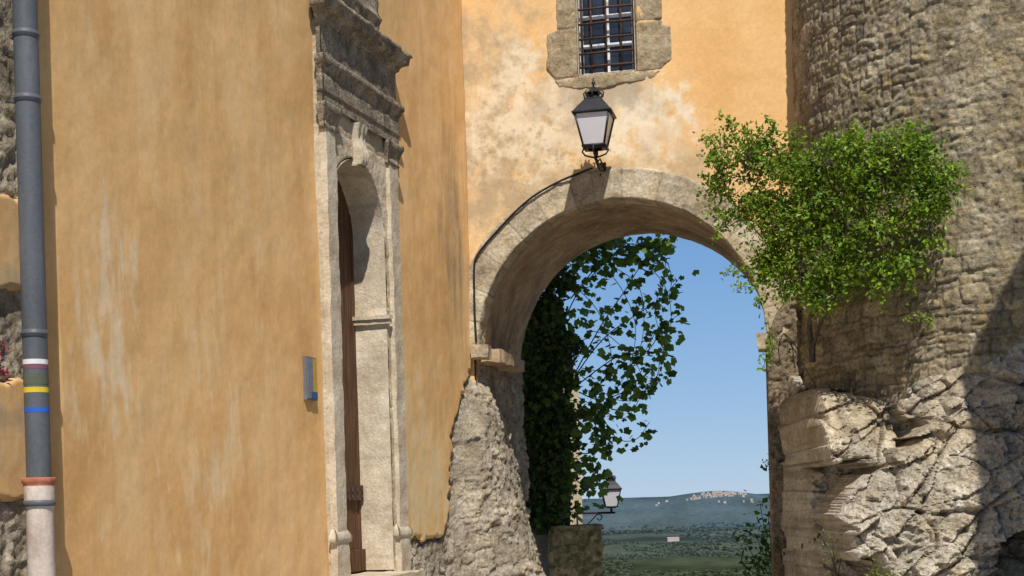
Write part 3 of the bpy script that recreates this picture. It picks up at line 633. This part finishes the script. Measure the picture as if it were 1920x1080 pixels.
out=[(1345,218),(1362,240),(1400,236),(1440,228),(1475,262),(1540,262),(1600,246),(1650,262),(1700,244),(1740,262),(1765,300),(1795,325),(1790,372),(1765,420),(1750,466),(1720,490),(1700,545),(1670,535),(1630,555),(1580,545),(1545,590),(1500,570),(1470,590),(1445,520),(1405,540),(1410,490),(1375,450),(1352,408),(1322,392),(1330,350),(1312,300),(1345,282),(1318,262)]
mbt=MB(); g=random.Random(3)
base=sb_; fork=P(1535,555,13.9)
mbt.tube(smooth_path([base-np.array((0,0,.15)),base,P(1518,605,14.05),fork]),list(np.linspace(.035,.022,16)),7)
mbt.tube(smooth_path([base-np.array((0,0,.15)),P(1530,630,14.0),P(1560,570,13.8),P(1620,500,13.5)]),list(np.linspace(.02,.010,16)),6)
arms=[]
for (u,v,dv) in ((1400,300,-.2),(1360,360,.1),(1460,290,.2),(1540,310,-.2),(1610,310,.2),(1690,310,-.1),(1750,350,.1),(1740,450,-.1),(1650,470,.1),(1450,430,-.2),(1590,420,-.3),(1430,500,0),(1500,380,-.3),(1660,390,0),(1690,510,-.1),(1770,340,0),(1500,500,-.2),(1600,510,-.2)):
    e=P(u,v,Ysh(u)+dv); m=(fork+e)/2+np.array((g.uniform(-.12,.12),g.uniform(-.15,.05),-.06+g.uniform(-.05,.12)))
    pth=smooth_path([fork,fork*.7+m*.3+np.array((0,0,.03)),m,e],6); mbt.tube(pth,list(np.linspace(.014,.004,len(pth))),5); arms+=pth[5:]
arms=np.array(arms); cl=[]; tries=0
while len(cl)<920 and tries<60000:
    tries+=1; u=g.uniform(1305,1810); v=g.uniform(210,605)
    if not inside(np.array([u]),np.array([v]),out)[0]: continue
    dens=fbm(np.array([[u/46.,v/40.,3.]]),1.,2,8)[0]; ed_=pdist(np.array([u]),np.array([v]),out)[0]
    if dens<.45 and g.random()<.82: continue
    if ed_<35 and g.random()<.55: continue
    if u<1420 and g.random()<.35: continue
    dm=min(1,ed_/110.)**.5; c=P(u,v,Ysh(u)+g.uniform(-.65,.5)*dm); cl.append(c)
LC=[];LT=[]
for c in cl:
    k=arms[np.argmin(((arms-c)**2).sum(1))]; mid=(k+c)/2+np.array((0,0,.03)); tw=smooth_path([k,mid,c],3); mbt.tube(tw,.003,4,False)
    n=g.randint(12,22); r=g.uniform(.04,.10); q=rng.normal(size=(n,3))*r*np.array((1,1,.7))+c; LC.append(q); LT.append(np.full(n,.6+.8*g.random()))
    t2=rng.random((4,1)); LC.append(mid*(1-t2)+c*t2+rng.normal(size=(4,3))*.03); LT.append(np.full(4,.9))
for (u0,v0,u1,v1) in ((1400,250,1348,218),(1360,300,1316,262),(1345,350,1312,330),(1400,500,1356,518),(1420,530,1380,545),(1430,560,1415,572),(1450,240,1442,226),(1760,300,1806,328),(1700,500,1712,552),(1440,600,1450,680),(1445,640,1432,690),(1360,400,1340,450),(1750,450,1782,470),(1640,540,1660,580),(1600,262,1606,236),(1700,255,1712,232),(1500,270,1492,248),(1380,260,1365,228),(1370,330,1322,300)):
    pth=[P(u0+(u1-u0)*i/6,v0+(v1-v0)*i/6+4*math.sin(i),Ysh(u0)-.1) for i in range(7)]; mbt.tube(pth,.003,4,False); a=np.array(pth)
    q=np.repeat(a,6,0)+rng.normal(size=(42,3))*.028; LC.append(q);LT.append(np.full(42,1.1))
mbt.build('branches',M_bark,shr)
LC=np.concatenate(LC);LT=np.concatenate(LT)
leaves(MB(),LC,.052,.6,.62,LT,5).build('foliage',M_leaf,shr,smooth=False)
# fig behind the arch
fb=P(1060,985,19.6)
fig=thing('fig_tree','sprawling fig tree with broad lobed leaves hanging into the arch opening against the sky','tree',fb)
Bp=[[(1078,700),(1120,620),(1170,540),(1215,490),(1255,455)],[(1078,705),(1140,640),(1200,590),(1250,560),(1275,520)],[(1085,720),(1150,668),(1210,650),(1250,620),(1272,585)],
[(1050,620),(1090,540),(1135,485),(1180,455)],[(1085,735),(1130,745),(1185,740),(1225,705),(1232,660)],[(1085,770),(1120,780),(1150,822),(1190,826),(1212,798)],
[(1080,850),(1110,838),(1125,800),(1108,770)],[(1070,560),(1110,500),(1160,470),(1225,462)],
[(1085,880),(1110,880),(1135,900)],[(1060,540),(1090,490),(1130,462)],[(1080,900),(1100,910),(1120,905)],[(1090,800),(1120,810),(1110,850),(1095,880)],
[(1060,480),(1130,490),(1190,540),(1210,620),(1190,700),(1150,740)],[(1080,500),(1150,520),(1195,600),(1180,690),(1130,760)],[(1100,465),(1180,480),(1245,530),(1262,600),(1250,650)],[(1140,450),(1230,470),(1265,520),(1258,560)],[(1082,540),(1125,590),(1140,680),(1115,750),(1120,790)],[(1210,455),(1245,500),(1235,580),(1248,640)],
[(1085,700),(1120,720),(1160,760),(1210,750),(1238,690)],[(1085,760),(1115,800),(1135,850)],[(1100,620),(1150,640),(1200,700),(1180,760)],[(1090,690),(1140,700),(1190,680),(1228,640),(1240,600)],[(1085,745),(1135,775),(1180,780),(1215,745),(1236,700)]]
mbt=MB(); fl=[]; gg=random.Random(9)
mbt.tube(smooth_path([fb,P(1062,880,19.6),P(1055,780,19.6),P(1070,700,19.6),P(1045,600,19.5)]),list(np.linspace(.07,.04,21)),7)
for bi_,b in enumerate(Bp):
    dd=gg.uniform(-.3,.5); pth=smooth_path([P(u+gg.uniform(-9,9)*(i>0),v+gg.uniform(-9,9)*(i>0),19.6+dd*i/len(b)) for i,(u,v) in enumerate(b)],6); n=len(pth); r_=.010 if bi_<12 else .006; mbt.tube(pth,list(np.linspace(r_,.004,n)),5)
    for i in range(3,n):
        for _ in range(3):
            if gg.random()<(.42 if i<n-5 else .75): fl.append(pth[i]+np.array([gg.gauss(0,.09),gg.gauss(0,.14),gg.gauss(-.04,.09)]))
mbt.build('branches',M_bark,fig)
for _ in range(520):
    v=gg.uniform(450,960); u=gg.uniform(990,1112+22*math.sin(v*.035)+14*math.sin(v*.09))
    if u>1098 and v>640 and gg.random()<.5: continue
    fl.append(P(u,v,19.2+gg.uniform(-.5,.4)))
for _ in range(240):
    u=gg.uniform(1070,1262); v=446+abs(gg.gauss(0,34))*(1.4-(u-1070)/260.)
    fl.append(P(u,v,19.7+gg.uniform(-.3,.3)))
def lobed(mb,c,sz,g):
    a=g.uniform(0,6.28); nrm=Vector((g.gauss(0,.6),-.8+g.gauss(0,.6),.6+g.gauss(0,.6))).normalized(); t=nrm.cross(Vector((math.cos(a),.2,math.sin(a)))).normalized(); b=nrm.cross(t)
    rs=[.5,.40,.50,.37,.42,.15,.42,.37,.50,.40]; V=[]
    n=len(rs)
    for i,r in enumerate(rs):
        w=2*math.pi*i/n+ g.uniform(-.08,.08); V.append(np.array(Vector(c)+ (t*math.sin(w)+b*math.cos(w))*r*sz+nrm*(-.12*sz*(r*2)**2)))
    V.append(np.array(c)); mb.poly(V,[[i,(i+1)%n,n] for i in range(n)],np.full(3,g.uniform(.5,1.7)))
mb=MB()
for c in fl: lobed(mb,c,gg.uniform(.08,.165),gg)
mb.build('foliage',M_fig,fig,smooth=False)
# ivy column
q=[]
while len(q)<9000:
    u=gg.uniform(955,1100); v=gg.uniform(470,1000)
    lim=1078 if v>640 else 1078-(640-v)*.10+14*math.sin(v*.05)
    if v>900: lim=1070-(v-900)*.2
    lim+=16*math.sin(v*.07)*math.sin(v*.031)-6+gg.gauss(0,8)
    if u>lim: continue
    q.append(P(u,v,19.1+gg.uniform(-.45,.5)))
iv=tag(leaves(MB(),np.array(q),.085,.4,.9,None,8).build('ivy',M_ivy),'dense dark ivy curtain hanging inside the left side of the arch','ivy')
def qbox(name,m,u0,u1,v0,v1,Y0,dy,parent=None,res=.03,disp=(.02,5)):
    a=P(u0,v1,Y0);b=P(u1,v0,Y0); return MB().box(ID,a[0],b[0],Y0,Y0+dy,a[2],b[2],res).build(name,m,parent,disp)
tag(qbox('garden_wall',M_old,900,1050,560,1160,19.7,.4,res=.08),'old stone wall smothered in ivy just beyond the arch','wall')
M_pier=mat('dappled_stone',[(.3,(.12,.11,.05)),(.5,(.28,.24,.13)),(.7,(.52,.45,.30))],9,rough=.95,bump=(30,.8,.02),spots=[dict(sc=11,lo=.5,hi=.6,col=(.07,.08,.025),amt=.7)])  # dappled light and leaf shadow painted as pale and dark patches
pt=thing('stone_pillar','squat stone pillar with painted light dapples and flat cap beside the far lantern','pillar',P(1080,1200,19.0))
qbox('shaft',M_pier,1034,1128,992,1200,18.9,.6,pt,.03,(.04,4)); qbox('cap',M_pier,1028,1132,984,996,18.85,.7,pt,.03,(.02,6))
M_cream=mat('cream_plaster',[(.3,(.42,.33,.20)),(.7,(.55,.45,.30))],3)
fh=thing('cream_house','pale plastered house corner half hidden behind the ivy beyond the arch','house',P(1000,1100,24))
qbox('wall',M_cream,860,1084,700,1250,24,4,fh,.2,(.01,3))
c2=P(1146,950,23.6)
l2=thing('wall_lantern','small black lantern on a scrolled iron bracket seen through the arch','lantern',c2)
make_lantern(ID,(c2[0],c2[1]),c2[2]-.0,.80,l2)
w_=P(1082,962,24); z=c2[2]-.1
mb=MB().tube([(w_[0]-.05,23.98,z),(c2[0]+.06,c2[1],z)],.018,6).tube([(c2[0],c2[1],z),(c2[0],c2[1],z+.09)],.02,6)
sc_=[(w_[0]+.02,23.9,z-.25),(w_[0]+.12,23.85,z-.22),(w_[0]+.25,23.8,z-.1),(w_[0]+.33,23.75,z-.02),(w_[0]+.40,23.7,z-.06),(w_[0]+.36,23.7,z-.12),(w_[0]+.31,23.7,z-.08)]
mb.tube(smooth_path(sc_),.011,6).tube([(w_[0]+.0,23.98,z-.3),(w_[0]+.0,23.98,z+.1)],.015,6); mb.build('bracket',M_iron,l2)
def plant(name,label,pts,size,m,n,sp,Y0,seed,cat='plant'):
    g=random.Random(seed); b=P(pts[0][0],pts[0][1],Y0); t=thing(name,label,cat,b); mb=MB(); q=[]
    for (u,v) in pts[1:]:
        e=P(u,v,Y0+g.uniform(-.15,.15)); pth=smooth_path([b,(b+e)/2+np.array((g.uniform(-.03,.03),0,.03)),e],5); mb.tube(pth,.005,5)
        for _ in range(n): k=pth[g.randint(4,len(pth)-1)]; q.append(k+np.array([g.gauss(0,sp),g.gauss(0,sp),g.gauss(0,sp)]))
    mb.build('stems',M_bark,t); leaves(MB(),np.array(q),size,.4,.7,None,seed).build('foliage',m,t,smooth=False)
plant('leafy_bush','dark leafy bush rising behind the right foot of the arch',[(1462,1120),(1425,945),(1440,960),(1415,1000),(1450,1010),(1395,1060),(1430,1050),(1450,940),(1388,1000)],.10,M_fig,26,.09,18.9,4,'bush')
plant('wall_plant','small dark leaves poking past the right inner edge of the arch',[(1470,880),(1436,862),(1445,850),(1440,875)],.10,M_fig,10,.05,18.6,6)
plant('grass_tuft','small pale green tuft sprouting at the foot of the rock face',[(1570,1085),(1540,1000),(1560,1010),(1580,1030),(1550,1040)],.03,M_leaf,16,.04,13.0,12)
plant('grass_tuft','low green weed in the bottom corner crevice of the big boulder',[(1640,1095),(1625,1065),(1650,1062),(1670,1070)],.03,M_leaf,18,.04,12.2,13)
plant('wall_plant','little green plant at the tower foot just right of the shrub',[(1720,612),(1705,592),(1728,590),(1745,600)],.04,M_leaf,20,.04,12.7,14)
plant('wall_plant','sparse trailing green plant on the pier beside the shrub trunk',[(1470,625),(1462,680),(1490,690),(1530,725),(1500,660)],.04,M_leaf,10,.035,14.3,15)
plant('flowering_plant','magenta flowering plant at the far left edge beside the drainpipe',[(-40,690),(2,640),(6,665),(4,690),(8,700),(0,655)],.035,M_flow,14,.02,8.2,16)
# ---------- street, terrain, distance
def hgt(X,Yy):
    D=np.hypot(X,Yy); p=np.stack([X,Yy,0*X],-1)
    near=np.where(Yy<14,.65*np.clip(Yy/12,0,1),.65-.12*(Yy-14))
    near=np.where(Yy>22,-.3-.35*(Yy-22),near)
    dk=1-.8*ss(D,3200,5200)
    hill=fbm(p,1/900.,4,5); far=-150+EYE+dk*(60*(hill-.45)+12*(fbm(p,1/120.,3,6)-.5))+10*(fbm(p,1/400.,3,7)-.5)
    c=ray(1350,915)[0]*5900
    far=far+127*np.exp(-(np.clip(np.abs(X-700)-400,0,1e9)/1300)**2)*np.exp(-(np.abs(Yy-6100)/560)**2)*(.94+.12*fbm(p,1/500.,2,19))
    far=far+32*np.exp(-((X-c)/190)**2)*np.exp(-((Yy-5900)/350)**2)
    far=far+60*np.exp(-((Yy-11500)/1500)**2)*fbm(p,1/2500.,2,9)
    for yc,wd,am,sd in ((3000,130,26,29),(3700,160,34,30),(4500,200,50,31)): far=far+am*np.exp(-((Yy-yc-160*(fbm(p,1/700.,2,sd+5)-.5))/wd)**2)*fbm(p,1/600.,2,sd)
    return np.where(Yy<22,near,np.maximum(near,far))
ang_=np.concatenate([np.linspace(-80,-10,20),np.linspace(-9,22,300),np.linspace(23,80,18)])
dist=np.concatenate([[-12.,-3,.5],np.geomspace(3,400,40),np.geomspace(420,9000,340),np.geomspace(9500,60000,22)])
AN,D=np.meshgrid(np.radians(ang_),dist,indexing='ij'); Xg=np.tan(np.clip(AN,-1.3,1.3))*np.maximum(np.abs(D),8); Yg=D
Zg=hgt(Xg,Yg)
p=np.stack([Xg,Yg,0*Xg],-1); f=ss(D,18,60)
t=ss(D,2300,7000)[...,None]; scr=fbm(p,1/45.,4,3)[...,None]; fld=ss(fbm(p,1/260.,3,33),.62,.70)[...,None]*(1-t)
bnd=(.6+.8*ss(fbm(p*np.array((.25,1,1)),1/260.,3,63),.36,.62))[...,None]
cn=np.array((.055,.066,.036)); cf=np.array((.060,.092,.115)); base_=((.4+1.1*scr)*cn*(1-t)+cf*t*(.5+1.*fbm(p*np.array((1,.4,1)),1/110.,4,13)[...,None]))*bnd  # aerial haze painted in: ground colour turns bluish with distance
base_=base_*(1-.35*fld)+.35*fld*np.array((.15,.145,.10))
str_=np.array((.36,.33,.28)); colg=base_*f[...,None]+str_*(1-f[...,None])
M_grd=mat('ground',[(.3,(.9,.9,.9)),(.7,(1,1,1))],.02,fine=(.05,.2),bump=(.08,.5,2.),rough=1,spec=0)
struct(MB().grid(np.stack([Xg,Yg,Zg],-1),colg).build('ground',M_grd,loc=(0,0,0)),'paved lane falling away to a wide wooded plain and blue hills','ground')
ico=bmesh.new(); bmesh.ops.create_icosphere(ico,subdivisions=1,radius=1); iv_=np.array([v.co[:] for v in ico.verts]); if_=np.array([[v.index for v in f_.verts] for f_ in ico.faces]); ico.free()
g2=np.random.default_rng(5); n=15000
Dt=g2.uniform(1300,5400,n); At=g2.uniform(.015,.235,n); Xt=At*Dt; Zt=hgt(Xt,Dt); keep=fbm(np.stack([Xt,Dt*.6,0*Xt],-1),1/170.,3,44)>.44
Xt,Dt2,Zt=Xt[keep],Dt[keep],Zt[keep]; n=len(Xt); sz=g2.uniform(1.6,5.,n)
V=(iv_[None]*sz[:,None,None]*g2.uniform(.8,1.2,(n,12,1))*np.array((1.4,1.4,.8))+np.stack([Xt,Dt2,Zt+sz*.3],-1)[:,None]).reshape(-1,3)
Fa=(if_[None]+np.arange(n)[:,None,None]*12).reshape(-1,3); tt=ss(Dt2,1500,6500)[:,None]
cc=(np.array((.045,.056,.028))*(1-tt)+np.array((.052,.080,.095))*tt)*g2.uniform(.5,1.6,(n,1))  # tree colours shift to blue far off, a painted haze
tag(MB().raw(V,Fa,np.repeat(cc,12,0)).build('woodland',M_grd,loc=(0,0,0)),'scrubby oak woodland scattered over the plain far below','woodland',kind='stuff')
M_vil=mat('village_wall',[(.3,(.42,.37,.33)),(.7,(.53,.48,.44))],.01,bump=None,rough=1,fine=(.1,.2)); M_vrf=mat('village_roof',[(.3,(.34,.25,.22)),(.7,(.41,.32,.28))],.01,bump=None,rough=1,fine=(.1,.1))
def far_house(x,y,z,w,d,h,rot,name,label,cat,group=None):
    c,s_=math.cos(rot),math.sin(rot)
    def T(a,b,k): return (x+a*c-b*s_,y+a*s_+b*c,z+k)
    t=thing(name,label,cat,(x,y,z),group); W,Dd=w/2,d/2
    MB().poly([T(-W,-Dd,-6),T(W,-Dd,-6),T(W,Dd,-6),T(-W,Dd,-6),T(-W,-Dd,h),T(W,-Dd,h),T(W,Dd,h),T(-W,Dd,h)],[[0,1,5,4],[1,2,6,5],[2,3,7,6],[3,0,4,7],[4,5,6,7]],np.full(3,rnd.uniform(.8,1.15))).build('wall',M_vil,t,smooth=False)
    e=.5; r=h+2.
    MB().poly([T(-W-e,-Dd-e,h+.05),T(W+e,-Dd-e,h+.05),T(W+e,Dd+e,h+.05),T(-W-e,Dd+e,h+.05),T(-W-e,0,r),T(W+e,0,r)],[[0,1,5,4],[2,3,4,5],[0,4,3],[1,2,5]],np.full(3,rnd.uniform(.8,1.2))).build('roof',M_vrf,t,smooth=False)
for k in range(84):
    u=rnd.gauss(1346,26)
    if k>74: u=rnd.uniform(1215,1425)
    y=5900-rnd.uniform(0,90 if k<=74 else 200); x=ray(u,915)[0]*y; z=float(hgt(np.array([x]),np.array([float(y)]))[0])
    far_house(x,y,z,rnd.uniform(6,13),rnd.uniform(6,10),rnd.uniform(3.5,7),rnd.uniform(-.5,.5),'village_house','tiny pale tile roofed house of the village crowning the distant hill','house','houses of the hilltop village')
y=4100.; x=ray(1262,1020)[0]*y; z=float(hgt(np.array([x]),np.array([y]))[0])
far_house(x,y,z+2,34,14,8,.1,'farmhouse','lone pale farmhouse in the dark woods below the hilltop village','house')
# ---------- camera, light, sky
cam=bpy.data.cameras.new('camera'); co=bpy.data.objects.new('camera',cam); C.objects.link(co); bpy.context.scene.camera=co
cam.sensor_width=36; cam.shift_y=(V0-540)/1920; cam.clip_end=120000; cam.clip_start=.1
cam.lens=F/1920*36; co.location=(0,0,EYE); co.rotation_euler=(math.pi/2,RHO,0)
Ld=Vector((-.13,.99,0)).normalized()*math.cos(R(52))+Vector((0,0,-math.sin(R(52))))
sl=bpy.data.lights.new('sun','SUN'); sl.energy=4.8; sl.angle=R(.53); sl.color=(1,.95,.87); so=bpy.data.objects.new('sun',sl); C.objects.link(so); so.rotation_euler=Ld.to_track_quat('-Z','Y').to_euler(); so.location=(2,-5,15)
w=bpy.data.worlds.new('World'); bpy.context.scene.world=w; w.use_nodes=True; N=w.node_tree.nodes; L=w.node_tree.links
sk=N.new('ShaderNodeTexSky'); sk.sky_type='NISHITA'; sk.sun_disc=False; sk.sun_elevation=R(52); sk.sun_rotation=math.atan2(.13,-.99); sk.altitude=1500; sk.air_density=1.; sk.dust_density=.0; sk.ozone_density=3.
tcn=N.new('ShaderNodeTexCoord'); sx=N.new('ShaderNodeSeparateXYZ'); L.new(tcn.outputs['Generated'],sx.inputs[0])
gr=N.new('ShaderNodeValToRGB'); e=gr.color_ramp.elements; e[0].position=0; e[0].color=(4.1,5.7,7.6,1); e[1].position=1; e[1].color=(1.2,2.8,6.0,1)
e2=gr.color_ramp.elements.new(.28); e2.color=(2.9,4.8,7.4,1); e3=gr.color_ramp.elements.new(.6); e3.color=(1.95,3.85,6.95,1)
m1=N.new('ShaderNodeMapRange'); m1.inputs[1].default_value=0; m1.inputs[2].default_value=.25; L.new(sx.outputs['Z'],m1.inputs[0]); L.new(m1.outputs[0],gr.inputs[0])
m2=N.new('ShaderNodeMapRange'); m2.inputs[1].default_value=.2; m2.inputs[2].default_value=.6; m2.inputs[3].default_value=.9; m2.inputs[4].default_value=0; L.new(sx.outputs['Z'],m2.inputs[0])
mx=N.new('ShaderNodeMix'); mx.data_type='RGBA'; L.new(m2.outputs[0],mx.inputs[0]); L.new(sk.outputs[0],mx.inputs[6]); L.new(gr.outputs[0],mx.inputs[7])
bg=N['Background']; bg.inputs[1].default_value=.10; L.new(mx.outputs[2],bg.inputs[0])
sc=bpy.context.scene; sc.view_settings.view_transform='Standard'; sc.view_settings.look='None'; sc.view_settings.exposure=0
